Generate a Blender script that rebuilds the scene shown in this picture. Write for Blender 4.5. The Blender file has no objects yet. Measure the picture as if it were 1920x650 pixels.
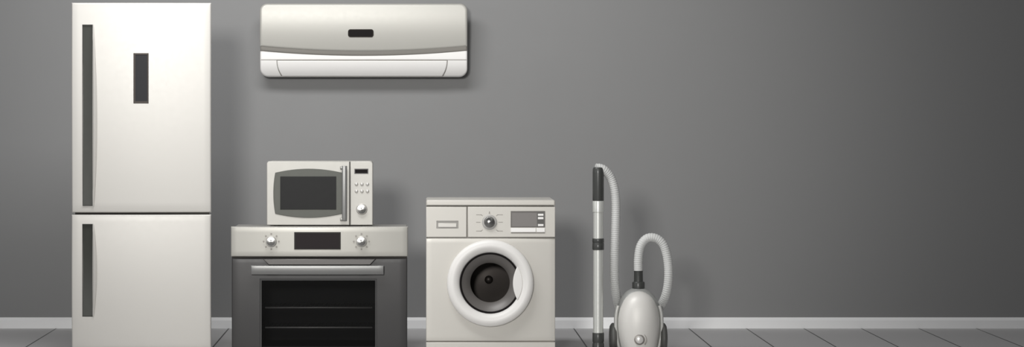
import bpy, bmesh, math
from mathutils import Vector, Matrix

PI = math.pi
C = bpy.context.scene.collection

# ------------------------------------------------------------------ camera model
# wall is the plane y = 0, the floor z = 0, the appliances stand in a row in front of the wall
CAM_D, CAM_H, F, VX, VY = 16.74, 1.328, 5229.0, 784.0, 200.0
FRONT = -1.80

class Frame:
    """real-size coordinates of an appliance whose front lies at depth y (metres)"""
    def __init__(s, y): s.s = F / (CAM_D + y); s.y = y
    def X(s, px): return (px - VX) / s.s
    def Z(s, py): return CAM_H - (py - VY) / s.s
    def L(s, d): return d / s.s

# ------------------------------------------------------------------ materials
def mat(name, col, rough=0.5, metal=0.0, spec=0.5, coat=0.0, coat_rough=0.1, var=0.03,
        scale=40.0, aniso=0.0, brushed=None, bump=0.0):
    if not name.startswith('white'): col = tuple(c * .87 for c in col)
    m = bpy.data.materials.new(name); m.use_nodes = True
    nt = m.node_tree; b = nt.nodes['Principled BSDF']
    b.inputs['Base Color'].default_value = (*col, 1)
    b.inputs['Metallic'].default_value = metal
    b.inputs['Roughness'].default_value = rough
    b.inputs['Specular IOR Level'].default_value = spec
    b.inputs['Coat Weight'].default_value = coat
    b.inputs['Coat Roughness'].default_value = coat_rough
    tc = nt.nodes.new('ShaderNodeTexCoord'); mp = nt.nodes.new('ShaderNodeMapping')
    nz = nt.nodes.new('ShaderNodeTexNoise'); nz.inputs['Scale'].default_value = scale
    nz.inputs['Detail'].default_value = 4
    if brushed: mp.inputs['Scale'].default_value = brushed
    nt.links.new(tc.outputs['Object'], mp.inputs[0]); nt.links.new(mp.outputs[0], nz.inputs['Vector'])
    mr = nt.nodes.new('ShaderNodeMapRange')
    mr.inputs['To Min'].default_value = max(0.02, rough - var); mr.inputs['To Max'].default_value = min(1, rough + var)
    nt.links.new(nz.outputs['Fac'], mr.inputs['Value']); nt.links.new(mr.outputs[0], b.inputs['Roughness'])
    if bump:
        bp = nt.nodes.new('ShaderNodeBump'); bp.inputs['Strength'].default_value = bump
        bp.inputs['Distance'].default_value = 0.002
        nt.links.new(nz.outputs['Fac'], bp.inputs['Height']); nt.links.new(bp.outputs[0], b.inputs['Normal'])
    if aniso:
        b.inputs['Anisotropic'].default_value = aniso
        t = nt.nodes.new('ShaderNodeTangent'); t.direction_type = 'RADIAL'; t.axis = 'Y'
        nt.links.new(t.outputs[0], b.inputs['Tangent'])
    return m

def glass_mat(name, tint, gloss=0.05, rough=0.08, fres=0.10):
    m = bpy.data.materials.new(name); m.use_nodes = True
    nt = m.node_tree; nt.nodes.remove(nt.nodes['Principled BSDF'])
    out = nt.nodes['Material Output']
    tr = nt.nodes.new('ShaderNodeBsdfTransparent'); tr.inputs[0].default_value = (*tint, 1)
    gl = nt.nodes.new('ShaderNodeBsdfGlossy'); gl.inputs['Roughness'].default_value = rough
    gl.inputs[0].default_value = (.9, .9, .9, 1)
    lw = nt.nodes.new('ShaderNodeLayerWeight'); lw.inputs['Blend'].default_value = fres
    ad = nt.nodes.new('ShaderNodeMath'); ad.operation = 'ADD'; ad.inputs[1].default_value = gloss; ad.use_clamp = True
    mx = nt.nodes.new('ShaderNodeMixShader')
    nt.links.new(lw.outputs['Fresnel'], ad.inputs[0]); nt.links.new(ad.outputs[0], mx.inputs[0])
    nt.links.new(tr.outputs[0], mx.inputs[1]); nt.links.new(gl.outputs[0], mx.inputs[2])
    nt.links.new(mx.outputs[0], out.inputs[0])
    return m

PEARL = (0.655, 0.636, 0.598)
M = dict(
    pearl=mat('pearl_enamel', PEARL, .40, .12, .4, .0, .05),
    acpearl=mat('pearl_plastic_panel', (.57, .558, .515), .38, .15, .4, .0, .05),
    silver=mat('silver_enamel', (.53, .517, .48), .40, .15, .4, .0, .05),
    steel=mat('satin_steel_panel', (.47, .458, .42), .36, .25, .4, .0, .05, brushed=(2, 2, 60)),
    washer=mat('washer_enamel', (.64, .618, .57), .36, .1, .4, .0, .05),
    white=mat('white_plastic', (.88, .865, .845), .42, 0, .4, .0, .05),
    ring=mat('white_door_plastic', (.78, .765, .74), .4, 0, .4, .0, .05),
    gap=mat('dark_rubber_gap_shade', (.05, .045, .04), .8),
    edge=mat('grey_shadow_trim', (.30, .285, .26), .5),
    carcass=mat('grey_cabinet_steel', (.42, .41, .39), .5, .2),
    grip=mat('dark_handle_plastic', (.050, .052, .045), .4, .05, .25),
    black=mat('black_display_glass', (.012, .010, .010), .5, 0, .06, 0, .05),
    oven=mat('dark_grey_oven_glass', (.047, .0455, .0455), .36, .1, .28, 0, .05),
    ovenin=mat('black_enamel_cavity', (.020, .020, .020), .5),
    chrome=mat('brushed_handle_steel', (.30, .30, .295), .4, .7, .5, brushed=(90, 2, 2)),
    knob=mat('spun_aluminium', (.34, .335, .325), .3, 1, .5, aniso=.85),
    knobside=mat('knob_rim_metal', (.52, .505, .47), .4, .3),
    mark=mat('grey_print_and_shade_marks', (.36, .34, .31), .6),
    rack=mat('dark_rack_wire', (.05, .05, .05), .5, .3),
    rackbar=mat('rack_front_bar_steel', (.5, .49, .48), .35, .5),
    mwframe=mat('olive_grey_window_frame', (.105, .108, .095), .45, .15, .3, 0, .05),
    mwglass=mat('black_microwave_glass', (.021, .021, .021), .42, 0, .12, 0, .05),
    lcd=mat('grey_lcd', (.25, .235, .225), .5, .0, .25, 0, .05),
    gasket=mat('grey_rubber_gasket', (.15, .14, .132), .4, .1, .5),
    drum=mat('drum_steel', (.05, .045, .043), .4, .5),
    hose=mat('light_grey_hose_plastic', (.74, .745, .73), .5, 0, .4),
    tube=mat('painted_silver_tube', (.80, .81, .77), .3, .35, .5, .2, .15),
    darkpl=mat('dark_grey_plastic', (.055, .057, .054), .38, 0, .5, .2, .2),
    wheel=mat('grey_rubber_wheel', (.12, .12, .112), .5),
    shell=mat('grey_vacuum_shell', (.42, .425, .41), .4, .2),
    rail=mat('light_trim_rail', (.72, .72, .69), .3, .3),
)
M['ovenpane'] = glass_mat('tinted_oven_pane', (.5, .5, .5), .003, .4, .02)
M['washpane'] = glass_mat('tinted_door_pane', (.75, .73, .71), .0, .3, .03)

# ------------------------------------------------------------------ object helpers
def root_loc(o):
    v = Vector((0, 0, 0))
    while o: v += o.location; o = o.parent
    return v

def obj(name, bm, m, parent=None, smooth=40, label=None):
    me = bpy.data.meshes.new(name)
    bmesh.ops.remove_doubles(bm, verts=bm.verts, dist=1e-6)
    bmesh.ops.recalc_face_normals(bm, faces=bm.faces)
    off = root_loc(parent)
    bm.verts.ensure_lookup_table()
    c = Vector((0, 0, 0))
    if bm.verts:
        lo = Vector((min(v.co[i] for v in bm.verts) for i in range(3)))
        hi = Vector((max(v.co[i] for v in bm.verts) for i in range(3)))
        c = (lo + hi) / 2
    for v in bm.verts: v.co -= c
    bm.to_mesh(me); bm.free()
    for p in me.polygons: p.use_smooth = True
    me.set_sharp_from_angle(angle=math.radians(smooth))
    me.materials.append(m)
    o = bpy.data.objects.new(name, me); C.objects.link(o)
    o.parent = parent; o.location = c - off
    if label: o['label'] = label
    return o

def copy_part(o, delta, parent=None):
    c = o.copy(); C.objects.link(c); c.location = o.location + Vector(delta)
    c.parent = parent or o.parent
    return c

def thing(name, label, cat, loc):
    o = bpy.data.objects.new(name, None); C.objects.link(o)
    o.location = loc; o['label'] = label; o['category'] = cat
    o.empty_display_size = .1
    return o

def structure(name, bm, m):
    o = obj(name, bm, m); o['kind'] = 'structure'; return o

def boolean(bm, cutters, op='DIFFERENCE'):
    """cut a list of bmeshes out of bm, returns a new bmesh"""
    def tmp(b):
        bmesh.ops.remove_doubles(b, verts=b.verts, dist=1e-6)
        bmesh.ops.recalc_face_normals(b, faces=b.faces)
        me = bpy.data.meshes.new('tmp'); b.to_mesh(me); b.free()
        o = bpy.data.objects.new('tmp', me); C.objects.link(o); return o
    a = tmp(bm); cs = [tmp(c) for c in cutters]
    for c in cs:
        md = a.modifiers.new('b', 'BOOLEAN'); md.object = c; md.operation = op; md.solver = 'EXACT'
    dg = bpy.context.evaluated_depsgraph_get(); dg.update()
    me = bpy.data.meshes.new_from_object(a.evaluated_get(dg))
    out = bmesh.new(); out.from_mesh(me)
    for o in [a] + cs:
        d = o.data; bpy.data.objects.remove(o); bpy.data.meshes.remove(d)
    bpy.data.meshes.remove(me)
    return out

# ------------------------------------------------------------------ shapes
def box(bm, x0, x1, y0, y1, z0, z1, bev=0):
    r = bmesh.ops.create_cube(bm, size=1)
    vs = r['verts']
    for v in vs:
        v.co = Vector(((x0 + x1) / 2 + v.co.x * (x1 - x0), (y0 + y1) / 2 + v.co.y * (y1 - y0), (z0 + z1) / 2 + v.co.z * (z1 - z0)))
    if bev:
        es = list({e for v in vs for e in v.link_edges})
        bmesh.ops.bevel(bm, geom=es, offset=bev, segments=3, profile=.5, affect='EDGES')
    return bm

def nbox(*a, **k): return box(bmesh.new(), *a, **k)

def rrect(x0, x1, z0, z1, r=(0, 0, 0, 0), n=6, bev=0):
    """outline counter-clockwise seen from the front; r = bottom-left, bottom-right, top-right, top-left"""
    if not isinstance(r, (tuple, list)): r = (r,) * 4
    r = [0 if q < .0045 else q for q in r]
    pts = []
    for (cx, cz, sx, sz, a0, rr) in ((x0, z0, 1, 1, PI, r[0]), (x1, z0, -1, 1, 1.5 * PI, r[1]),
                                    (x1, z1, -1, -1, 0, r[2]), (x0, z1, 1, -1, .5 * PI, r[3])):
        if rr <= 0: pts.append((cx, cz)); continue
        ox, oz = cx + sx * rr, cz + sz * rr
        for k in range(n + 1):
            a = a0 + .5 * PI * k / n
            pts.append((ox + rr * math.cos(a), oz + rr * math.sin(a)))
    return pts

def circle(cx, cz, r, n=48):
    return [(cx + r * math.cos(2 * PI * k / n), cz + r * math.sin(2 * PI * k / n)) for k in range(n)]

def inset(pts, d):
    n = len(pts); out = []
    for i in range(n):
        p0, p1, p2 = Vector(pts[i - 1]), Vector(pts[i]), Vector(pts[(i + 1) % n])
        a = (p1 - p0); b = (p2 - p1)
        if a.length < 1e-9: a = b
        if b.length < 1e-9: b = a
        a.normalize(); b.normalize()
        na, nb = Vector((-a.y, a.x)), Vector((-b.y, b.x))
        m = na + nb
        m = m / max(m.dot(m) / 2, .25) if m.length > 1e-6 else na
        out.append((p1.x + m.x * d, p1.y + m.y * d))
    return out

def plate(bm, pts, yf, yb, bev=0, seg=4, crown=None, rings=0, spine=.7, back_bev=0):
    """an outline in the x/z plane given thickness in y (front is -y) with a rounded front edge"""
    n = len(pts)
    L = []
    if back_bev:
        L.append([(p[0], yb, p[1]) for p in inset(pts, back_bev)])
        L.append([(p[0], yb - back_bev, p[1]) for p in pts])
    else:
        L.append([(p[0], yb, p[1]) for p in pts])
    if bev:
        for k in range(seg + 1):
            t = .5 * PI * k / seg
            q = inset(pts, bev * (1 - math.cos(t)))
            L.append([(p[0], yf + bev * (1 - math.sin(t)), p[1]) for p in q])
        last = inset(pts, bev)
        if not rings:
            tip = inset(pts, bev * 1.12)
            L.append([(p[0], yf, p[1]) for p in tip])
    else:
        L.append([(p[0], yf, p[1]) for p in pts]); last = pts
    if rings:
        cx = (min(p[0] for p in last) + max(p[0] for p in last)) / 2
        cz = (min(p[1] for p in last) + max(p[1] for p in last)) / 2
        for k in range(1, rings + 1):
            t = k / rings
            L.append([(p[0] + (cx + (p[0] - cx) * spine - p[0]) * t, yf, p[1] + (cz - p[1]) * t) for p in last])
    if crown:
        nb = 2 if back_bev else 1
        for li in range(nb, len(L)):
            L[li] = [(x, y + crown(x, z), z) for (x, y, z) in L[li]]
    V = [[bm.verts.new(p) for p in ring] for ring in L]
    for a, b in zip(V, V[1:]):
        for i in range(n):
            j = (i + 1) % n
            bm.faces.new((a[i], a[j], b[j], b[i]))
    if len(V[0]) > 2: bm.faces.new(V[0])
    if not rings: bm.faces.new(V[-1])
    elif rings:
        bmesh.ops.remove_doubles(bm, verts=[v for v in V[-1]], dist=1e-7)
    return bm

def nplate(*a, **k): return plate(bmesh.new(), *a, **k)

def pillow(x0, x1, z0, z1, yf, yb, bev, cx=0, cz=0, n=24, m=24, u0=0, v0=0):
    """a door: a box with rounded front edges and a gently crowned face"""
    bm = bmesh.new()
    def samples(a, b, k):
        t = [0, .15, .35, .6, .8, 1.0]
        s = [a + bev * q * q for q in t]
        s += [a + bev + (b - a - 2 * bev) * i / k for i in range(1, k)]
        s += [b - bev * q * q for q in reversed(t)]
        return s
    xs, zs = samples(x0, x1, n), samples(z0, z1, m)
    mx, mz = (x0 + x1) / 2, (z0 + z1) / 2
    def y(x, z):
        u, v = (x - mx) / (x1 - x0) * 2, (z - mz) / (z1 - z0) * 2
        bx = max(0, 1 - min(x - x0, x1 - x) / bev); bz = max(0, 1 - min(z - z0, z1 - z) / bev)
        q = min(1, bx * bx + bz * bz)
        return yf + cx * (u - u0) ** 2 + cz * (v - v0) ** 2 + bev * (1 - math.sqrt(1 - q))
    G = [[bm.verts.new((x, y(x, z), z)) for x in xs] for z in zs]
    for i in range(len(zs) - 1):
        for j in range(len(xs) - 1):
            bm.faces.new((G[i][j], G[i][j + 1], G[i + 1][j + 1], G[i + 1][j]))
    rim = G[0][:] + [G[i][-1] for i in range(1, len(zs))] + G[-1][-2::-1] + [G[i][0] for i in range(len(zs) - 2, 0, -1)]
    bk = [bm.verts.new((v.co.x, yb, v.co.z)) for v in rim]
    k = len(rim)
    for i in range(k): bm.faces.new((rim[i], bk[i], bk[(i + 1) % k], rim[(i + 1) % k]))
    bm.faces.new(bk)
    return bm

def lathe(bm, cx, cz, prof, n=64, closed=False):
    """profile of (radius, y) turned about the y axis through (cx, cz)"""
    R = []
    for r, y in prof:
        if r < 1e-6: R.append([bm.verts.new((cx, y, cz))])
        else: R.append([bm.verts.new((cx + r * math.cos(2 * PI * k / n), y, cz + r * math.sin(2 * PI * k / n))) for k in range(n)])
    pairs = list(zip(R, R[1:])) + ([(R[-1], R[0])] if closed else [])
    for a, b in pairs:
        for i in range(n):
            j = (i + 1) % n
            if len(a) == 1 and len(b) == 1: continue
            if len(a) == 1: bm.faces.new((a[0], b[i], b[j]))
            elif len(b) == 1: bm.faces.new((a[i], a[j], b[0]))
            else: bm.faces.new((a[i], a[j], b[j], b[i]))
    return bm

def vlathe(bm, cx, cy, prof, n=32):
    """profile of (radius, z) turned about the vertical axis"""
    R = []
    for r, z in prof:
        if r < 1e-6: R.append([bm.verts.new((cx, cy, z))])
        else: R.append([bm.verts.new((cx + r * math.cos(2 * PI * k / n), cy + r * math.sin(2 * PI * k / n), z)) for k in range(n)])
    for a, b in zip(R, R[1:]):
        for i in range(n):
            j = (i + 1) % n
            if len(a) == 1: bm.faces.new((a[0], b[i], b[j]))
            elif len(b) == 1: bm.faces.new((a[i], a[j], b[0]))
            else: bm.faces.new((a[i], a[j], b[j], b[i]))
    if len(R[0]) > 1: bm.faces.new(R[0])
    if len(R[-1]) > 1: bm.faces.new(R[-1])
    return bm

def spline(pts, step):
    """Catmull-Rom through pts, resampled at equal arc length"""
    P = [Vector(p) for p in pts]
    P = [P[0] * 2 - P[1]] + P + [P[-1] * 2 - P[-2]]
    dense = []
    for i in range(1, len(P) - 2):
        for k in range(60):
            t = k / 60
            a, b, c, d = P[i - 1], P[i], P[i + 1], P[i + 2]
            dense.append(.5 * ((2 * b) + (c - a) * t + (2 * a - 5 * b + 4 * c - d) * t * t + (3 * b - a - 3 * c + d) * t ** 3))
    dense.append(P[-2])
    out = [dense[0]]; acc = 0
    for a, b in zip(dense, dense[1:]):
        seg = (b - a).length
        while acc + seg >= step:
            r = (step - acc) / seg
            a = a + (b - a) * r; seg = (b - a).length; acc = 0
            out.append(a.copy())
        acc += seg
    return out

def sweep(bm, path, rad, n=20):
    t0 = (path[1] - path[0]).normalized()
    nrm = t0.orthogonal().normalized(); rings = []
    for i, p in enumerate(path):
        t = (path[min(i + 1, len(path) - 1)] - path[max(i - 1, 0)]).normalized()
        nrm = (nrm - t * nrm.dot(t)).normalized(); b = t.cross(nrm)
        r = rad(i) if callable(rad) else rad
        rings.append([bm.verts.new(p + (nrm * math.cos(2 * PI * k / n) + b * math.sin(2 * PI * k / n)) * r) for k in range(n)])
    for a, b in zip(rings, rings[1:]):
        for i in range(n):
            j = (i + 1) % n
            bm.faces.new((a[i], a[j], b[j], b[i]))
    bm.faces.new(rings[0]); bm.faces.new(rings[-1])
    return bm

def stroke(bm, pts, w, yf, yb):
    """a thin raised printed line along x/z points"""
    for a, b in zip(pts, pts[1:]):
        a, b = Vector(a), Vector(b)
        d = (b - a).normalized(); nn = Vector((-d.y, d.x)) * w / 2
        q = [a - nn - d * w * .3, b - nn + d * w * .3, b + nn + d * w * .3, a + nn - d * w * .3]
        plate(bm, [(p.x, p.y) for p in q], yf, yb)
    return bm

# ================================================================== THE ROOM
Wf = Frame(0)
# wall
wm = mat('grey_wall_paint', (.285, .285, .285), .6, 0, .35, scale=6, var=.05)
b = bmesh.new(); box(b, -7, 9, 0, .15, -.1, 4.2)
structure('wall_back', b, wm)

# floor of long dark tiles: joints run towards the viewer
fm = bpy.data.materials.new('dark_floor_tiles'); fm.use_nodes = True
nt = fm.node_tree; pb = nt.nodes['Principled BSDF']
tc = nt.nodes.new('ShaderNodeTexCoord'); sp = nt.nodes.new('ShaderNodeSeparateXYZ')
nt.links.new(tc.outputs['Object'], sp.inputs[0])
def mth(op, a, bb=None, c=None):
    q = nt.nodes.new('ShaderNodeMath'); q.operation = op
    for i, v in enumerate((a, bb, c)):
        if v is None: continue
        if isinstance(v, (int, float)): q.inputs[i].default_value = v
        else: nt.links.new(v, q.inputs[i])
    return q.outputs[0]
TILE = 107.7 / Wf.s
xj = Wf.X(1291.0)
fx = mth('FRACT', mth('MULTIPLY', mth('SUBTRACT', sp.outputs[0], xj), 1 / TILE))
fd = mth('MULTIPLY', mth('MINIMUM', fx, mth('SUBTRACT', 1.0, fx)), TILE)
jm = mth('LESS_THAN', fd, .0042)
tid = mth('FLOOR', mth('MULTIPLY', mth('SUBTRACT', sp.outputs[0], xj), 1 / TILE))
wn = nt.nodes.new('ShaderNodeTexWhiteNoise'); wn.noise_dimensions = '1D'; nt.links.new(tid, wn.inputs['W'])
val = mth('MULTIPLY_ADD', wn.outputs['Value'], .012, .52)
cmb = nt.nodes.new('ShaderNodeCombineColor')
for i, k in enumerate((1.0, .985, .985)): nt.links.new(mth('MULTIPLY', val, k), cmb.inputs[i])
mix = nt.nodes.new('ShaderNodeMix'); mix.data_type = 'RGBA'
nt.links.new(jm, mix.inputs[0]); nt.links.new(cmb.outputs[0], mix.inputs[6]); mix.inputs[7].default_value = (.055, .055, .055, 1)
nt.links.new(mix.outputs[2], pb.inputs['Base Color'])
pb.inputs['Roughness'].default_value = .45; pb.inputs['Specular IOR Level'].default_value = .35
bp = nt.nodes.new('ShaderNodeBump'); bp.inputs['Distance'].default_value = .003; bp.inputs['Strength'].default_value = .5; bp.invert = True
nt.links.new(jm, bp.inputs['Height']); nt.links.new(bp.outputs[0], pb.inputs['Normal'])
b = bmesh.new()
for (x, y) in ((-7, -18.5), (9, -18.5), (9, 0), (-7, 0)): b.verts.new((x, y, 0))
lo = [b.verts.new((v.co.x, v.co.y, -.1)) for v in list(b.verts)]
b.verts.ensure_lookup_table(); vv = list(b.verts)[:4]
b.faces.new(vv); b.faces.new(lo[::-1])
for i in range(4): b.faces.new((vv[i], vv[(i + 1) % 4], lo[(i + 1) % 4], lo[i]))
me = bpy.data.meshes.new('floor'); bmesh.ops.recalc_face_normals(b, faces=b.faces); b.to_mesh(me); b.free(); me.materials.append(fm)
fo = bpy.data.objects.new('floor', me); C.objects.link(fo); fo['kind'] = 'structure'

# white skirting along the wall: flat face, sloped cap
bbm = mat('white_baseboard_paint', (.94, .94, .94), .4)
T, Hh = .018, Wf.L(20.0) + .001
prof = [(0, 0), (-T, 0), (-T, Hh - .017), (-T + .0015, Hh - .0155), (-.003, Hh), (0, Hh)]
b = bmesh.new()
A = [b.verts.new((-7, y, z)) for y, z in prof]; Bv = [b.verts.new((9, y, z)) for y, z in prof]
for i in range(len(prof)):
    j = (i + 1) % len(prof); b.faces.new((A[i], A[j], Bv[j], Bv[i]))
b.faces.new(A); b.faces.new(Bv)
structure('baseboard_back', b, bbm)

# ================================================================== REFRIGERATOR
f = Frame(FRONT); X, Z, L = f.X, f.Z, f.L
x0, x1 = X(134), X(394.5)
ztop, zs0, zs1 = Z(5), Z(398.5), Z(402.5)
zb = .022
t = thing('refrigerator', 'tall pearl white two-door refrigerator with dark vertical handle recesses, standing at the far left', 'refrigerator',
          ((x0 + x1) / 2, FRONT + .3, 0))
b = bmesh.new()
box(b, x0 + .03, x1 - .03, FRONT + .075, FRONT + .40, .03, ztop - .012, .004)
box(b, x0 + .07, x1 - .07, FRONT + .395, FRONT + .56, .06, ztop - .03, .004)
obj('body', b, M['carcass'], t)
b = nbox(x0 + .012, x1 - .012, FRONT + .062, FRONT + .078, zb + .005, ztop - .006)
obj('door_gasket', b, M['gap'], t, label='dark rubber door gasket')
for fx_ in (x0 + .07, x1 - .07):
    for fy in (FRONT + .13, FRONT + .50):
        b = bmesh.new(); vlathe(b, fx_, fy, [(.024, 0), (.024, .012), (.014, .016), (.014, .035)], 20)
        obj('foot', b, M['darkpl'], t)

def fridge_door(za, zb_, hy0, hy1, disp):
    d = pillow(x0, x1, za, zb_, FRONT, FRONT + .062, .008, .012, .011, u0=-.55, v0=.25)
    hx0, hx1 = X(154), X(174.5)
    hz0, hz1 = Z(hy1), Z(hy0)
    cut = [nbox(hx0, hx1, FRONT - .05, FRONT + .035, hz0, hz1)]
    if disp: cut.append(nbox(X(250), X(278.5), FRONT - .05, FRONT + .012, Z(194), Z(99.5)))
    d = boolean(d, cut)
    do = obj('door', d, M['pearl'], t, 30)
    # dark channel lining the recess (tray open to the front)
    e = .0012
    b = bmesh.new()
    n = 48; prev = None                       # hollow that deepens towards the middle
    for k in range(n + 1):
        q = k / n; z = hz0 + e + (hz1 - hz0 - 2 * e) * q
        y = FRONT + .014 + .018 * (1 - (2 * q - 1) ** 2)
        cur = [b.verts.new((xx, yy_, z)) for xx, yy_ in ((hx0 + e, y), (hx1 - e, y), (hx1 - e, FRONT + .0345), (hx0 + e, FRONT + .0345))]
        if prev:
            for i in range(4): b.faces.new((prev[i], prev[(i + 1) % 4], cur[(i + 1) % 4], cur[i]))
        else: b.faces.new(cur)
        prev = cur
    b.faces.new(prev)
    box(b, hx0 + e, hx1 - e, FRONT + .010, FRONT + .03, hz1 - .005, hz1 - e)
    box(b, hx0 + e, hx1 - e, FRONT + .010, FRONT + .03, hz0 + e, hz0 + .005)
    obj('handle_recess', b, M['grip'], do, label='dark handle recess')
    # the bowed pull beside it
    b = bmesh.new(); n = 40; R = []
    for k in range(n + 1):
        s = k / n; z = hz0 + (hz1 - hz0) * s
        bow = math.sin(PI * s) ** .8
        w = L(1.2) + L(8.0) * bow; p = .004 + .020 * bow
        yb = FRONT + .012
        R.append([b.verts.new(q) for q in ((hx1 - .002, yb, z), (hx1 - .002, FRONT - p * .75 + .004, z), (hx1 + w * .25, FRONT - p + .004, z),
                  (hx1 + w * .55, FRONT - p * .75 + .004, z), (hx1 + w * .85, FRONT - p * .15 + .004, z), (hx1 + w, yb, z))])
    for a, c in zip(R, R[1:]):
        for i in range(6):
            j = (i + 1) % 6; b.faces.new((a[i], a[j], c[j], c[i]))
    b.faces.new(R[0]); b.faces.new(R[-1])
    obj('handle', b, M['pearl'], do, 60)
    if disp:
        b = nplate(rrect(X(250) + .001, X(278.5) - .001, Z(194) + .001, Z(99.5) - .001), FRONT + .004, FRONT + .0118, .001)
        b = boolean(b, [nplate(rrect(X(253.5), X(276), Z(189.5), Z(102.5)), FRONT - .01, FRONT + .0075)])
        po = obj('display_panel', b, mat('brown_grey_bezel', (.075, .064, .057), .5, .1, .2), do, label='dark recessed display panel')
        b = nplate(rrect(X(253.5) + .0004, X(276) - .0004, Z(189.5) + .0004, Z(102.5) - .0004), FRONT + .0062, FRONT + .0074, .0006)
        obj('screen', b, mat('grey_black_screen', (.040, .040, .042), .5, 0, .08, 0, .05), po)
    return do
fridge_door(zs0, ztop, 46, 386, True)
fridge_door(zb, zs1, 419.5, 593.5, False)

# ================================================================== AIR CONDITIONER (on the wall)
AY = -.215
f = Frame(AY); X, Z, L = f.X, f.Z, f.L
t = thing('air_conditioner', 'white wall-mounted split air conditioner with pearl curved front panel and small dark display', 'air conditioner',
          (X(681), 0, Z(144)))
def ends(n, k=10):
    """sample positions 0..1, dense near both ends"""
    return [0.5 - 0.5 * math.copysign(abs(math.cos(PI * q / n)) ** .8, math.cos(PI * q / n)) for q in range(n + 1)]
def shell(P, dist, yf, yb, bev, crown, us, vs):
    """a closed moulding: a front grid P(u, v) -> (x, z) with rounded rim, straight sides and flat back"""
    bm = bmesh.new(); G = []
    for v in vs:
        row = []
        for u in us:
            x, z = P(u, v); q = min(1, max(0, 1 - dist(x, z) / bev))
            row.append(bm.verts.new((x, yf + crown(x, z) + bev * (1 - math.sqrt(1 - q * q)), z)))
        G.append(row)
    for a in range(len(vs) - 1):
        for c in range(len(us) - 1):
            bm.faces.new((G[a][c], G[a][c + 1], G[a + 1][c + 1], G[a + 1][c]))
    rim = G[0][:] + [g[-1] for g in G[1:]] + G[-1][-2::-1] + [g[0] for g in G[-2:0:-1]]
    bk = [bm.verts.new((v.co.x, yb, v.co.z)) for v in rim]
    for a in range(len(rim)):
        c = (a + 1) % len(rim); bm.faces.new((rim[a], bk[a], bk[c], rim[c]))
    bm.faces.new(bk)
    return bm
def corner_dist(x, z, xl, xr, r, zr, zend, up):
    """distance to the rim of a shape with rounded corners of radius r at zend (up: top corners)"""
    d = min(x - xl, xr - x)
    e = (zend - z) if up else (z - zend)
    cx = None
    if x < xl + r: cx = xl + r
    elif x > xr - r: cx = xr - r
    if cx is not None and e < r:
        return r - math.hypot(x - cx, r - e)
    return min(d, e)
def arc_end(x, xl, xr, r):
    """how far the rounded corner cuts back at x"""
    c = max(xl + r - x, x - (xr - r), 0)
    return r - math.sqrt(max(0, r * r - c * c))
xL, xR = X(487), X(876.5)
def ac_crown(x, z):
    v = (Z(104) - z) / (Z(104) - Z(144))          # lower edge rolls back to the wall
    return .050 * max(0, v) ** 2.4
rb = L(15)
def body_P(u, v):
    x = xL + (xR - xL) * u; z0 = Z(144) + arc_end(x, xL, xR, rb); return x, z0 + (Z(60) - z0) * v
b = shell(body_P, lambda x, z: corner_dist(x, z, xL, xR, rb, 0, Z(144), False), AY + .034, -.012, .010, ac_crown, ends(70), ends(40))
obj('body', b, M['white'], t, 35)
obj('mounting_plate', nbox(X(520), X(843), -.0125, -.0003, Z(120), Z(30)), M['carcass'], t)
obj('seam', nbox(X(488.5), X(875), AY + .033, AY + .040, Z(112.4), Z(111.2)), M['edge'], t, label='grey seam line')
# louver flap between the curved ends
def flap(i, yf, bev, m, name, lab=None):
    zt, zl = Z(113.2 + i), Z(142.8 - i * .5)
    def sides(z):
        q = max(0, min(1, (zt - z) / (zt - zl))); c = 9 * q ** 2.2
        return X(519 + i + c), X(838.5 - i - c)
    def P(u, v):
        z = zl + (zt - zl) * v; a, c = sides(z); return a + (c - a) * u, z
    def D(x, z):
        a, c = sides(z); return min(x - a, c - x, zt - z, z - zl)
    obj(name, shell(P, D, yf, AY + .048 + .03, bev, ac_crown, ends(50), ends(30)), m, t, 35, lab)
flap(-1.2, AY + .0332, .0008, M['edge'], 'louver_seam', 'grey outline groove of the louver')
flap(.3, AY + .0285, .004, M['white'], 'louver')
# pearl front panel with a bowed lower edge
rt = L(14)
def low(x, drop): return Z(87 + drop + 9.5 * (1 - ((x - X(681.75)) / ((xR - xL) / 2)) ** 2))
def pan_crown(x, z):
    v = (z - Z(32)) / (Z(6) - Z(90)); u = (x - X(620)) / L(195)
    return .046 * v * v * (1.3 if v > 0 else 1) + .006 * u * u
def panel(i, drop, yf, yb, bev, crown):
    a, c, zt = xL + L(i), xR - L(i), Z(6.5 + i)
    def P(u, v):
        x = a + (c - a) * u; z1 = zt - arc_end(x, a, c, rt); z0 = low(x, drop)
        return x, z0 + (z1 - z0) * v
    return shell(P, lambda x, z: min(corner_dist(x, z, a, c, rt, 0, zt, True), z - low(x, drop)), yf, yb, bev, crown, ends(80), ends(50))
b = panel(.5, 8, AY + .008, AY + .055, .007, lambda x, z: pan_crown(x, z) * .6)
obj('panel_trim', b, mat('taupe_painted_shade', (.27, .255, .23), .45, .1), t, 35, label='bowed lip along the lower edge of the panel, shade painted in taupe')  # taupe colour paints the shade along the curved-under lower edge
b = panel(0, 0, AY - .008, AY + .05, .012, pan_crown)
pn = obj('front_panel', b, M['acpearl'], t, 35, label='pearl front panel')
yd = AY - .008 + pan_crown(X(676), Z(62))
b = nplate(rrect(X(652.5), X(700.5), Z(69.5), Z(54.8), L(4.5)), yd - .004, yd + .02, .002, 3)
dd = obj('display', b, mat('brown_black_bezel', (.020, .016, .014), .5, 0, .08, 0, .05), pn, label='small dark display window')
b = nplate(rrect(X(655), X(698), Z(67.5), Z(57), L(3)), yd - .0052, yd - .003, .0006, 2)
obj('screen', b, M['black'], dd)

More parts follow.
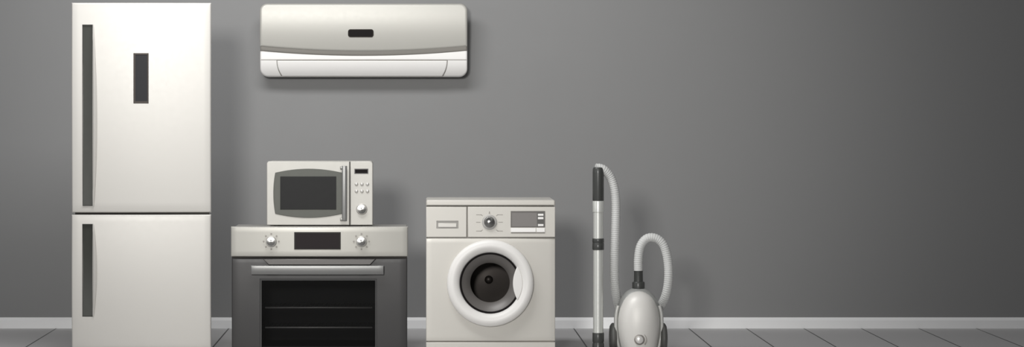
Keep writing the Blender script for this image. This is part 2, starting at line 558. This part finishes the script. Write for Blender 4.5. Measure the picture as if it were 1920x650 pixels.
# ================================================================== OVEN
f = Frame(FRONT); X, Z, L = f.X, f.Z, f.L
HOB = Z(425) - .006
x0, x1 = X(433), X(764.5)
t = thing('oven', 'wide freestanding oven with silver control panel and dark glass door, under the microwave', 'oven',
          ((x0 + x1) / 2, FRONT + .3, 0))
b = bmesh.new()
bx0, bx1, by0, by1, bz0, bz1 = x0 + .008, x1 - .008, FRONT + .05, FRONT + .47, .03, HOB
body = nbox(bx0, bx1, by0, by1, bz0, bz1, .003)
cav = nbox(X(487) - .006, X(706.5) + .006, FRONT - .1, FRONT + .43, .04, Z(519))
body = boolean(body, [cav])
obj('body', body, M['carcass'], t)
# enamel lining of the oven chamber
cx0, cx1, cz0, cz1, cy0, cy1 = X(487) - .005, X(706.5) + .005, .041, Z(519) - .001, FRONT + .052, FRONT + .429
b = bmesh.new(); w = .003
box(b, cx0, cx1, cy1 - w, cy1, cz0, cz1); box(b, cx0, cx0 + w, cy0, cy1 - w, cz0, cz1); box(b, cx1 - w, cx1, cy0, cy1 - w, cz0, cz1)
box(b, cx0 + w, cx1 - w, cy0, cy1 - w, cz0, cz0 + w); box(b, cx0 + w, cx1 - w, cy0, cy1 - w, cz1 - w, cz1)
obj('oven_chamber', b, M['ovenin'], t, label='black enamel chamber')
# two wire shelves
for ry in (577, 614.5):
    z = Z(ry + 1); b = bmesh.new()
    box(b, cx0 + .02, cx1 - .02, FRONT + .40, FRONT + .405, z - .003, z + .003)
    for k in range(26):
        x = cx0 + .03 + (cx1 - cx0 - .06) * k / 25
        box(b, x - .0012, x + .0012, FRONT + .072, FRONT + .401, z - .0012, z + .0012)
    for s in (cx0 + .0035, cx1 - .0175): box(b, s, s + .014, FRONT + .08, FRONT + .395, z - .004, z)
    rk = obj('oven_rack', b, M['rack'], t, label='dark wire oven rack')
    obj('front_bar', nbox(cx0 + .03, cx1 - .03, FRONT + .066, FRONT + .072, z - .0045, z + .0045, .0015), M['rackbar'], rk, label='grey front bar')
# control panel
b = pillow(x0, x1, Z(480.5), Z(424.6), FRONT - .022, FRONT + .05, .006, .022, 0, 40, 6)
cp = obj('control_panel', b, M['steel'], t, label='silver control panel')
b = nbox(x0 + .004, x1 - .004, FRONT + .012, FRONT + .05, Z(484), Z(480.6))
obj('panel_gap_shade', b, M['gap'], t, label='black strip painting the shadow gap below the panel')  # solid black strip standing in for the shade between panel and door
PF = FRONT - .022
b = nplate(rrect(X(552), X(639), Z(467), Z(434.5), L(1)), PF - .003, PF + .01, .0012, 2)
b = boolean(b, [nplate(rrect(X(555.5), X(636), Z(464.8), Z(437.5)), PF - .02, PF - .0012)])
ds = obj('display', b, mat('dark_display_bezel', (.02, .017, .016), .5, 0, .2), cp, label='black display')
b = nplate(rrect(X(555.6), X(635.9), Z(464.7), Z(437.6)), PF - .0022, PF - .001, .0004, 2)
obj('screen', b, mat('brown_black_glass', (.028, .023, .024), .5, 0, .08, 0, .05), ds)

def knob(parent, cx, cz, r, yf, h, name='knob', rim=True):
    b = bmesh.new()
    lathe(b, cx, cz, [(0, yf + .002), (r * 1.08, yf + .002), (r * 1.08, yf - h * .2), (r * .98, yf - h * .3), (r * .96, yf - h * .85), (r * .90, yf - h), (0, yf - h)], 48)
    k = obj(name, b, M['knobside'] , parent, 40)
    b = bmesh.new()
    lathe(b, cx, cz, [(0, yf - h + .0005), (r * .86, yf - h + .0005), (r * .86, yf - h - .0006), (r * .5, yf - h - .0016), (0, yf - h - .0022)], 48)
    obj('knob_cap', b, M['knob'], k, 60, label='shiny spun metal cap')
    return k
for kx in (508.8, 677.8):
    k = knob(cp, X(kx), Z(452), L(9.6), PF, .016)
    b = bmesh.new()
    lathe(b, X(kx + 14.2), Z(452), [(0, PF + .001), (L(1.7), PF + .001), (L(1.6), PF - .0008), (0, PF - .0008)], 12)
    mk = obj('dial_mark', b, M['mark'], cp, label='small grey dot')
    for q in range(1, 8):
        a = q * PI / 4
        copy_part(mk, (L(14.2) * (math.cos(a) - 1), 0, L(14.2) * math.sin(a)))
# door
DF = FRONT - .004
d = pillow(X(434.5), X(763.5), .020, Z(483.5), DF, FRONT + .044, .006, .004, .006)
d = boolean(d, [nbox(X(487), X(706.5), FRONT - .1, FRONT + .1, .034, Z(522))])
do = obj('door', d, M['oven'], t, 30, label='dark grey glass door')
b = nplate(rrect(X(487) + .0005, X(706.5) - .0005, .0345, Z(522) - .0005), DF + .006, DF + .040, .001)
b = boolean(b, [nbox(X(490.5), X(703.5), FRONT - .1, FRONT + .1, .040, Z(525.5))])
wf_ = obj('window_frame', b, M['ovenin'], do, label='black window frame')
b = nplate(rrect(X(490.5) + .0005, X(703.5) - .0005, .0405, Z(525.5) - .0005), DF + .012, DF + .017)
obj('window_pane', b, M['ovenpane'], wf_, label='tinted window pane')
# handle: bar on a tapered mount
b = nplate([(X(504), Z(496.5)), (X(694), Z(496.5)), (X(705), Z(484.5)), (X(492.5), Z(484.5))], DF - .010, DF + .008, .004, 3)
hm = obj('handle_mount', b, mat('dark_mount_metal', (.10, .095, .092), .35, .5), do, label='dark tapered handle mount')
for (ax, bx_) in ((X(500), X(520)), (X(672), X(692))):
    obj('handle_bracket', nbox(ax, bx_, DF - .034, DF + .004, Z(511), Z(499), .003), M['chrome'], do)
b = pillow(X(471.5), X(719.5), Z(513.8), Z(496.8), DF - .05, DF - .026, .003, .010, .004, 30, 10, v0=.5)
obj('handle', b, M['chrome'], do, label='brushed steel bar handle')
b = nbox(x0 + .02, x1 - .02, FRONT + .06, FRONT + .08, .004, .041)
obj('plinth', b, M['gap'], t)
for fx_ in (x0 + .06, x1 - .06):
    for fy in (FRONT + .12, FRONT + .42):
        b = bmesh.new(); vlathe(b, fx_, fy, [(.022, 0), (.022, .012), (.014, .016), (.014, .035)], 20)
        obj('foot', b, M['darkpl'], t)

# ================================================================== MICROWAVE (on the oven)
MY = FRONT + .07
f = Frame(MY); X, Z, L = f.X, f.Z, f.L
x0, x1, zt = X(500), X(699), Z(302)
zb = HOB + .012
t = thing('microwave', 'silver microwave with dark barrel-shaped window and round knob, sitting on top of the oven', 'microwave',
          ((x0 + x1) / 2, MY + .17, HOB))
b = nplate(rrect(x0 + .004, x1 - .004, zb, zt - .003, (.004, .004, .012, .012)), MY + .022, MY + .34, 0, back_bev=.004)
obj('body', b, M['silver'], t)
for fx_ in (x0 + .05, x1 - .05):
    for fy in (MY + .06, MY + .29):
        b = bmesh.new(); vlathe(b, fx_, fy, [(.014, HOB + .0003), (.016, HOB + .004), (.016, HOB + .0125)], 20)
        obj('foot', b, M['darkpl'], t)
xs = X(656)
b = nplate(rrect(x0, xs - L(.7), zb, zt, (.003, .001, .001, L(5)), 6), MY, MY + .021, .004, 3)
do = obj('door', b, M['silver'], t)
b = nplate(rrect(xs + L(.8), x1, zb, zt, (.001, .003, L(5.5), .002), 6), MY, MY + .021, .004, 3)
cp = obj('control_panel', b, M['silver'], t)
b = nbox(xs - L(1.2), xs + L(1.2), MY + .008, MY + .023, zb + .002, zt - .004)
obj('door_gap', b, M['gap'], t, label='dark gap beside the door')
# barrel-shaped window surround
pts = []
n = 16
def barrel(xl, xr, yt, yb_, bt, bl):
    pts = []
    for k in range(n): s = k / n; pts.append((X(xl + (xr - xl) * s), Z(yb_ + bt * (1 - (2 * s - 1) ** 2))))
    for k in range(n): s = k / n; pts.append((X(xr), Z(yb_ + (yt - yb_) * s)))
    for k in range(n): s = k / n; pts.append((X(xr + (xl - xr) * s), Z(yt - bt * (1 - (2 * s - 1) ** 2))))
    for k in range(n): s = k / n; pts.append((X(xl - bl * (1 - (2 * s - 1) ** 2)), Z(yt + (yb_ - yt) * s)))
    return pts
b = nplate(barrel(516, 641.5, 323.5, 400.5, 7.5, 3.5), MY - .004, MY + .004, .002, 3)
wf_ = obj('window_surround', b, M['mwframe'], do, label='olive grey window surround')
b = nplate(rrect(X(525.5), X(630.5), Z(392.5), Z(330.5), L(1)), MY - .0062, MY - .002, .0012, 2)
obj('window_pane', b, M['mwglass'], wf_, label='black window glass')
# handle
hb = mat('dark_bracket_metal', (.26, .26, .24), .35, .5)
for (py0, py1) in ((311.5, 317), (408, 413.5)):
    obj('handle_bracket', nbox(X(637.8), X(648), MY - .02, MY + .002, Z(py1), Z(py0), .002), hb, do)
b = pillow(X(641.3), X(650.2), Z(413.5), Z(310.5), MY - .034, MY - .013, .002, .0025, .007, 8, 24, v0=.3)
obj('handle', b, M['chrome'], do, label='grey metal bar handle')
# controls
b = nplate(rrect(X(664.5), X(690.5), Z(325.5), Z(316), L(.8)), MY - .002, MY + .006, .0008, 2)
dsp = obj('display', b, mat('black_bezel', (.02, .018, .017), .35), cp, label='black display')
b = nplate(rrect(X(666), X(689), Z(324.2), Z(317.6)), MY - .0028, MY - .0015, .0004, 2)
obj('screen', b, M['black'], dsp)
b = bmesh.new()
lathe(b, X(668.3), Z(345), [(0, MY + .002), (L(3.3), MY + .002), (L(3.3), MY - .001), (L(2.8), MY - .004), (L(1.6), MY - .0062), (0, MY - .007)], 24)
bt = obj('button', b, mat('silver_button', (.74, .72, .68), .3, .5), cp, 60)
for r in range(2):
    for c in range(3):
        if r or c: copy_part(bt, (L(10.3) * c, 0, -L(13.2) * r))
knob(cp, X(678.3), Z(392), L(9.8), MY, .014)

# ================================================================== WASHING MACHINE
f = Frame(FRONT); X, Z, L = f.X, f.Z, f.L
x0, x1 = X(799), X(1041)
t = thing('washing_machine', 'off-white front-loading washing machine with round porthole door, between oven and vacuum cleaner', 'washing machine',
          ((x0 + x1) / 2, FRONT + .25, 0))
b = nbox(x0 + .004, x1 - .004, FRONT + .016, FRONT + .45, .035, Z(386), .004)
bm_cut = bmesh.new(); lathe(bm_cut, X(919), Z(530), [(0, FRONT - .1), (L(60), FRONT - .1), (L(60), FRONT + .30), (0, FRONT + .30)], 48)
b = boolean(b, [bm_cut])
obj('body', b, mat('washer_seam_enamel', (.30, .285, .255), .5, .1), t)
W = M['washer']
b = nplate(rrect(x0, x1, Z(385.3), Z(374.5), (.001, .001, L(4), L(4)), 6), FRONT - .004, FRONT + .45, .007, 4)
obj('top_lid', b, W, t)
g = 1.1
dw = nplate(rrect(x0, X(876 - g), Z(445.5 - g), Z(386 + g), L(.8), 2), FRONT, FRONT + .0155, .003, 3)
dw = boolean(dw, [nplate(rrect(X(818.5), X(859.5), Z(427.8), Z(413.5), L(1.2), 3), FRONT - .02, FRONT + .012)])
dr = obj('detergent_drawer', dw, W, t)
b = nplate(rrect(X(818.7), X(859.3), Z(427.6), Z(413.7), L(1.2), 3), FRONT + .006, FRONT + .0118, .0005, 2)
sl = obj('handle_recess', b, mat('grey_recess', (.32, .31, .29), .4, .2), dr, label='grey recessed grip')
b = nplate(rrect(X(821.5), X(856), Z(425.6), Z(418), L(1), 3), FRONT - .001, FRONT + .008, .0015, 3)
obj('grip', b, mat('light_grip', (.62, .60, .56), .35, .2), sl)
fa = nplate(rrect(X(876 + g), x1, Z(445.5 - g), Z(386 + g), L(.8), 2), FRONT, FRONT + .0155, .003, 3)
cp = obj('control_panel', fa, W, t)
# programme knob and the printed lines round it
b = bmesh.new()
lathe(b, X(917.7), Z(416), [(0, FRONT + .002), (L(14), FRONT + .002), (L(14), FRONT - .006), (L(12.6), FRONT - .0085), (L(10.6), FRONT - .0085), (L(10.2), FRONT - .006), (0, FRONT - .006)], 56)
kb = obj('knob', b, mat('grey_knob_bezel', (.46, .45, .43), .45, .15), cp, 40, label='grey rimmed programme knob')
b = bmesh.new()
lathe(b, X(917.7), Z(416), [(0, FRONT - .005), (L(9.9), FRONT - .005), (L(9.7), FRONT - .014), (L(8.8), FRONT - .0165), (0, FRONT - .018)], 48)
obj('knob_cap', b, M['knob'], kb, 60, label='shiny spun metal cap')
b = bmesh.new(); yy = (FRONT - .0007, FRONT + .001)
for s in (-1, 1):
    c = 917.7
    for pl in ([(24.7, 402.3), (15.5, 402.3), (13, 404)], [(24.7, 416.3), (17, 416.3)], [(24.7, 432.8), (15.5, 432.8), (13, 430.5)], ):
        b = stroke(bmesh.new(), [(X(c + s * a), Z(q)) for a, q in pl], L(1.1), *yy)
        obj('programme_mark', b, M['mark'], cp, label='thin grey printed line')
b = plate(bmesh.new(), [(X(916.2), Z(400.2)), (X(919.2), Z(400.2)), (X(918.2), Z(395.8)), (X(917.2), Z(395.8))], *yy)
obj('pointer_mark', b, M['mark'], cp, label='small grey pointer')
# display with three small keys
b = nplate(rrect(X(957.5), X(1022), Z(426), Z(395.3), L(.6), 2), FRONT - .002, FRONT + .006, .0008, 2)
b = boolean(b, [nplate(rrect(X(959.5), X(1019.8), Z(424.2), Z(398)), FRONT - .02, FRONT - .0004)])
dsp = obj('display', b, mat('grey_display_bezel', (.13, .12, .112), .4, .2), cp, label='grey display')
b = nplate(rrect(X(959.6), X(1019.7), Z(424.1), Z(398.1)), FRONT - .0012, FRONT - .0002, .0003, 2)
obj('screen', b, M['lcd'], dsp)
b = nplate(rrect(X(1006.8), X(1020.5), Z(424.5), Z(398)), FRONT - .0016, FRONT - .0005, .0003, 2)
obj('key_strip', b, mat('dark_key_strip', (.09, .085, .08), .4), dsp)
for (a, c) in ((400.4, 404.2), (406.6, 410.6), (419.7, 423.5)):
    b = nplate(rrect(X(1008.6), X(1019), Z(c), Z(a), L(.6), 2), FRONT - .0032, FRONT - .001, .0006, 2)
    obj('key', b, M['white'], dsp, label='small white key')
for (a, c) in ((957.8, 1004.6), (1006.2, 1021.5)):
    b = nplate(rrect(X(a), X(c), Z(434.8), Z(427), L(.8), 2), FRONT - .005, FRONT + .002, .0012, 3)
    obj('button_bar', b, M['white'] , cp)
b = nplate(rrect(X(957.8), X(1021.5), Z(437.2), Z(435.2)), FRONT - .001, FRONT + .002)
obj('button_shadow_strip', b, M['mark'], cp)  # grey strip painted as the shadow line below the button bars
# front panel with the porthole opening
fp = pillow(x0, x1, Z(640 - g), Z(445.5 + g), FRONT, FRONT + .0155, .003, .0032, .0022, u0=-.6, v0=.6)
c2 = bmesh.new(); lathe(c2, X(919), Z(530), [(0, FRONT - .1), (L(60), FRONT - .1), (L(60), FRONT + .1), (0, FRONT + .1)], 64)
fp = boolean(fp, [c2])
obj('front_panel', fp, W, t, 30)
b = nplate(rrect(x0, x1, .03, Z(640 + g), L(.8), 2), FRONT, FRONT + .0155, .003, 3)
obj('plinth', b, W, t)
for fx_ in (x0 + .06, x1 - .06):
    for fy in (FRONT + .07, FRONT + .40):
        b = bmesh.new(); vlathe(b, fx_, fy, [(.022, 0), (.022, .012), (.013, .016), (.013, .037)], 20)
        obj('foot', b, M['darkpl'], t)
# drum behind the glass
b = bmesh.new(); cx, cz = X(919), Z(530)
lathe(b, cx, cz, [(L(50), FRONT + .06), (L(50), FRONT + .27), (L(46), FRONT + .285), (L(8), FRONT + .28), (L(6.5), FRONT + .272), (L(5), FRONT + .268), (0, FRONT + .266),
                  ], 64)
obj('drum', b, M['drum'], t, 40, label='dark steel drum')
# door: white ring
b = bmesh.new()
lathe(b, cx, cz, [(L(57.2), FRONT + .02), (L(79), FRONT - .001), (L(81), FRONT - .006), (L(81.3), FRONT - .016), (L(79.5), FRONT - .027), (L(76), FRONT - .034), (L(71), FRONT - .038),
                  (L(67), FRONT - .036), (L(63), FRONT - .031), (L(59.5), FRONT - .023), (L(57.2), FRONT - .012)], 96, closed=True)
do = obj('door', b, M['ring'], t, 50, label='white round door ring')
# dark inner rim and sloped gasket
b = bmesh.new()
lathe(b, cx, cz, [(L(57.1), FRONT - .013), (L(55.2), FRONT - .0135), (L(53.6), FRONT - .010), (L(53.6), FRONT + .015), (L(57.1), FRONT + .018)], 80, closed=True)
obj('door_rim', b, M['black'], do, label='black inner rim')
b = bmesh.new()
lathe(b, cx, cz, [(L(53.5), FRONT - .005), (L(48), FRONT + .004), (L(38.5), FRONT + .026), (L(37), FRONT + .034), (L(38.2), FRONT + .036), (L(47.5), FRONT + .016), (L(53.5), FRONT + .010)], 80, closed=True)
obj('gasket', b, M['gasket'], do, 60, label='grey sloped gasket')
b = bmesh.new()
lathe(b, cx, cz, [(L(37), FRONT + .032), (L(34), FRONT + .042), (L(26), FRONT + .056), (L(14), FRONT + .066), (0, FRONT + .070)], 64)
obj('glass_bowl', b, M['washpane'], do, 60, label='dark tinted glass bowl')
# handle: crescent bridging the ring on the right
pts = []
n = 20
R1, hc = 57.6, 32.0
a1 = math.asin(hc / R1)
for k in range(n + 1):
    a = -a1 + 2 * a1 * k / n
    pts.append((919 + R1 * math.cos(a) + 3.0, 530 + R1 * math.sin(a)))
xe, sag = pts[0][0], 12.5
for k in range(1, n):
    s = k / n
    pts.append((xe - (sag - 4) * math.sin(PI * s) ** .9 - 0.0, 530 + hc - 2 * hc * s))
wp = [(X(a), Z(c)) for a, c in pts]
if sum(wp[i - 1][0] * wp[i][1] - wp[i][0] * wp[i - 1][1] for i in range(len(wp))) < 0: wp.reverse()
b = nplate(wp, FRONT - .029, FRONT - .014, .004, 4)
obj('handle', b, M['ring'], do, 40)

# ================================================================== VACUUM CLEANER
VYF = FRONT - .02
f = Frame(VYF); X, Z, L = f.X, f.Z, f.L
t = thing('vacuum_cleaner', 'canister vacuum cleaner with pearl cover, looping grey hose and upright tube, beside washing machine', 'vacuum cleaner',
          (X(1199), VYF + .1, 0))
# canister: lofted egg standing on end
BZ = .03
def egg(rows, yc):
    """rows of (py, half width px, front depth, back depth) from top down"""
    bm = bmesh.new(); n = 48; R = []
    for (z, hw, df, db) in rows:
        ring = []
        for k in range(n):
            a = 2 * PI * k / n
            ca, sa = math.cos(a), math.sin(a)
            x = X(1199.5) + hw * (abs(ca) ** .9) * (1 if ca >= 0 else -1)
            y = yc - (df if sa > 0 else db) * (abs(sa) ** .9) * (1 if sa >= 0 else -1)
            ring.append(bm.verts.new((x, y, z)))
        R.append(ring)
    for a, c in zip(R, R[1:]):
        for i in range(n):
            j = (i + 1) % n; bm.faces.new((a[i], a[j], c[j], c[i]))
    bm.faces.new(R[0]); bm.faces.new(R[-1])
    return bm
def half(py, grow=0.0):
    """outline half width in pixels of the canister at image row py"""
    tab = [(541, 4), (542, 10), (544, 16), (548, 22.5), (553, 28), (560, 33), (570, 37.5), (580, 40.5), (592, 42.5), (605, 43.2), (620, 42.8), (635, 41), (650, 38), (658, 35)]
    for (a, p), (c, q) in zip(tab, tab[1:]):
        if a <= py <= c: return p + (q - p) * (py - a) / (c - a) + grow
    return (tab[0][1] if py < tab[0][0] else tab[-1][1]) + grow
YC = VYF + .10
rows = []
pys = [541, 541.6, 543, 545, 548, 552, 557, 563, 570, 578, 587, 597, 608, 620, 632, 644, 652, 658]
for py in pys:
    hw = L(half(py)); k = half(py) / 43.2
    rows.append((Z(py), hw, .085 * k ** .8, .10 * k))
b = egg(rows, YC)
bd = obj('body', b, M['shell'], t, 50, label='grey rear shell')
# light rails edging the shell
def rail(s):
    R = []; bm = bmesh.new()
    path = []
    for py in (574, 582, 592, 604, 616, 628, 640, 650, 657):
        path.append((X(1199.5 + s * half(py, .3)), YC - .034, Z(py)))
    p = spline(path, .006)
    return sweep(bm, p, L(3.4), 12)
for s in (-1, 1): obj('side_rail', rail(s), M['rail'], t, 60, label='light side rail')
# pearl cover
rows = []
for py in [545.5, 546, 547.5, 550, 553.5, 558, 564, 571, 579, 588, 598, 609, 621, 633, 645, 655]:
    kk = half(py - 4.5) - 3.0 - max(0, (py - 600)) * .03
    hw = L(max(kk, 3)); k = max(kk, 3) / 40.0
    rows.append((Z(py), hw, .118 * k ** .75, .02))
b = egg(rows, YC - .015)
cv = obj('cover', b, mat('vacuum_pearl_plastic', (.92, .90, .855), .46, .12, .4, 0, .05), t, 60, label='pearl cover')
# control dial on the cover
dz = Z(635.5); dx = X(1198.2); dy = YC - .015 - .118 * ((half(631) - 4) / 40) ** .75
b = bmesh.new()
lathe(b, dx, dz, [(0, dy + .012), (L(9.8), dy + .012), (L(9.8), dy - .002), (L(8.8), dy - .003), (0, dy - .003)], 40)
rg = obj('dial', b, mat('taupe_dial_ring', (.30, .28, .26), .4, .3), cv, label='taupe ringed dial')
b = bmesh.new()
lathe(b, dx, dz, [(0, dy - .002), (L(7.3), dy - .002), (L(7.0), dy - .010), (L(5.6), dy - .0125), (0, dy - .014)], 40)
obj('dial_knob', b, mat('white_metal_knob', (.82, .80, .77), .28, .4), rg, 50)
b = bmesh.new()
def dial_pt(r, a): return (dx + L(r) * math.cos(a), dz + L(r) * math.sin(a))
# two-sided tapered arc printed right of the dial: a power scale
arc = [(-.75 + 1.95 * k / 14) for k in range(15)]
outl = [dial_pt(13.0 - .3, a) for a in arc] + [dial_pt(13.0 + 1.7 - 1.5 * (a + .75) / 1.95, a) for a in reversed(arc)]
outl = outl[::-1]
if sum(outl[i - 1][0] * outl[i][1] - outl[i][0] * outl[i - 1][1] for i in range(len(outl))) < 0: outl.reverse()
plate(b, outl, dy - .001, dy + .010)
obj('dial_scale', b, M['mark'], cv, label='grey tapering arc scale')
# wheels on both sides
for s in (-1, 1):
    wx = X(1199.5 + s * 47.5); r = L(29)
    bm = bmesh.new(); n = 40; hwid = L(6.8)
    pr = [(-hwid, 0), (-hwid, r * .55), (-hwid * .85, r * .8), (-hwid * .4, r * .96), (0, r), (hwid * .4, r * .96), (hwid * .85, r * .8), (hwid, r * .55), (hwid, 0)]
    R = []
    for (dxx, rr) in pr:
        if rr == 0: R.append([bm.verts.new((wx + dxx, YC + .01, r))])
        else: R.append([bm.verts.new((wx + dxx, YC + .01 + rr * math.cos(2 * PI * k / n), r + rr * math.sin(2 * PI * k / n))) for k in range(n)])
    for a, c in zip(R, R[1:]):
        for i in range(n):
            j = (i + 1) % n
            if len(a) == 1: bm.faces.new((a[0], c[i], c[j]))
            elif len(c) == 1: bm.faces.new((a[i], a[j], c[0]))
            else: bm.faces.new((a[i], a[j], c[j], c[i]))
    obj('wheel', bm, M['wheel'], t, 50, label='dark grey wheel')
# base pad that carries the canister
b = bmesh.new()
vlathe(b, X(1199.5), YC + .005, [(.05, 0), (.055, .006), (.06, .035)], 24)
obj('base_pad', b, M['darkpl'], t)
# dark hose connector on top
b = bmesh.new(); kx, ky = X(1199.8), YC
vlathe(b, kx, ky, [(L(11.5), Z(544)), (L(11.8), Z(541)), (L(11.8), Z(531.5)), (L(11), Z(530)), (L(8.6), Z(529.3)), (L(8.2), Z(512)), (L(8.8), Z(509))], 32)
obj('hose_connector', b, M['darkpl'], t, label='dark stepped hose connector')
# corrugated hose: from the tube grip, down, behind the canister, up and over into the connector
WY = VYF + .03
pts = [(1119, 315.2, WY), (1124, 315.2, WY + .004), (1134, 319, WY + .01), (1146, 333, WY + .02), (1153.5, 356, WY + .025), (1156, 385, WY + .03), (1155.3, 430, WY + .03), (1154, 480, WY + .04),
       (1155, 530, WY + .07), (1161, 565, WY + .12), (1171, 592, WY + .20), (1188, 612, YC + .165), (1212, 612, YC + .165), (1232, 598, YC + .15), (1243, 580, YC + .08), (1252, 556, YC + .02), (1256.5, 525, YC), (1255.5, 492, YC),
       (1249, 465, YC), (1238, 451, YC), (1224, 446.5, YC), (1212, 451, YC), (1203, 465, YC), (1199.5, 488, YC), (1199.6, 511, YC)]
path = spline([(X(a), c, Z(q)) for a, q, c in pts], .0028)
rh = L(8.3)
b = bmesh.new(); sweep(b, path, lambda i: rh * (1 + .045 * math.sin(i * 2 * PI / 4)), 22)
obj('hose', b, M['hose'], t, 60, label='light grey corrugated hose')
# the tube
wx = X(1122.3)
b = bmesh.new()
vlathe(b, wx, WY, [(L(7), Z(313.3)), (L(9), Z(314)), (L(10.3), Z(317)), (L(10.6), Z(324)), (L(10.6), Z(375)), (L(10.2), Z(376.5))], 32)
obj('grip', b, M['darkpl'], t, label='dark hand grip')
b = bmesh.new()
vlathe(b, wx, WY, [(L(10.3), Z(376.6)), (L(10.6), Z(377.5)), (L(10.6), Z(396)), (L(10.6), Z(397.3)), (L(9.5), Z(398)), (L(9.5), Z(448))], 32)
vlathe(b, wx, WY, [(L(9.5), Z(467)), (L(9.5), Z(625))], 32)
obj('tube', b, M['tube'], t, 25, label='pale silver tube')
b = bmesh.new()
vlathe(b, wx, WY, [(L(10.4), Z(447)), (L(11), Z(448)), (L(11), Z(454.5)), (L(10.6), Z(455)), (L(10.6), Z(456)), (L(11), Z(456.5)), (L(11), Z(467.5)), (L(10.4), Z(468.5))], 32)
obj('tube_collar', b, M['darkpl'], t, label='dark tube collar')
b = bmesh.new()
vlathe(b, wx, WY, [(L(10.2), Z(624)), (L(10.8), Z(625)), (L(10.8), Z(640)), (L(10), Z(642)), (L(10), Z(643)), (L(10.8), Z(645)), (L(11.2), .035)], 32)
vh = Frame(VYF)
plate(b, rrect(wx - .13, wx + .13, .004, .036, (.004, .004, .012, .012)), WY - .05, WY + .05, .01, 3)
obj('floor_nozzle', b, M['darkpl'], t, label='dark floor nozzle')

# ================================================================== LIGHT
def aim(o, tgt): o.rotation_euler = (Vector(tgt) - o.location).to_track_quat('-Z', 'Y').to_euler()
def area(name, loc, tgt, sx, sy, power, col=(1, 1, 1)):
    l = bpy.data.lights.new(name, 'AREA'); l.shape = 'RECTANGLE'; l.size = sx; l.size_y = sy; l.energy = power; l.color = col
    o = bpy.data.objects.new(name, l); C.objects.link(o); o.location = loc; aim(o, tgt); return o
def spot(name, loc, tgt, power, ang, blend, rad, col=(1, 1, 1)):
    l = bpy.data.lights.new(name, 'SPOT'); l.energy = power; l.spot_size = math.radians(ang); l.spot_blend = blend
    l.shadow_soft_size = rad; l.color = col
    o = bpy.data.objects.new(name, l); C.objects.link(o); o.location = loc; aim(o, tgt); return o
spot('key_spot_lamp', (-1.7, -16.5, 3.0), (.0, 0, 1.3), 3800, 23.5, 1.0, .75, (1, .985, .955))
area('ceiling_lamp', (-.9, -3.2, 3.5), (-.7, -.6, 0.6), 2.4, .8, 92)
area('added_left_fill', (-6.0, -5.0, 2.0), (0, -1.5, 1.0), 2.0, 1.8, 24, (.98, .99, 1))  # fill light added out of view at left to grade the fronts sideways
w = bpy.data.worlds.new('room_light'); bpy.context.scene.world = w; w.use_nodes = True
w.node_tree.nodes['Background'].inputs[0].default_value = (1, 1, 1, 1)
w.node_tree.nodes['Background'].inputs[1].default_value = .16

# ================================================================== CAMERA
cd = bpy.data.cameras.new('camera'); co = bpy.data.objects.new('camera', cd); C.objects.link(co)
co.location = (0, -CAM_D, CAM_H); co.rotation_euler = (PI / 2, 0, 0)
cd.sensor_fit = 'HORIZONTAL'; cd.sensor_width = 36; cd.lens = 36 * F / 1920
cd.shift_x = (960 - VX) / 1920; cd.shift_y = -(325 - VY) / 1920
cd.clip_end = 60
sc = bpy.context.scene; sc.camera = co
sc.view_settings.view_transform = 'Standard'; sc.view_settings.look = 'None'
sc.view_settings.gamma = 1; sc.view_settings.exposure = 0.06; sc.view_settings.use_curve_mapping = False
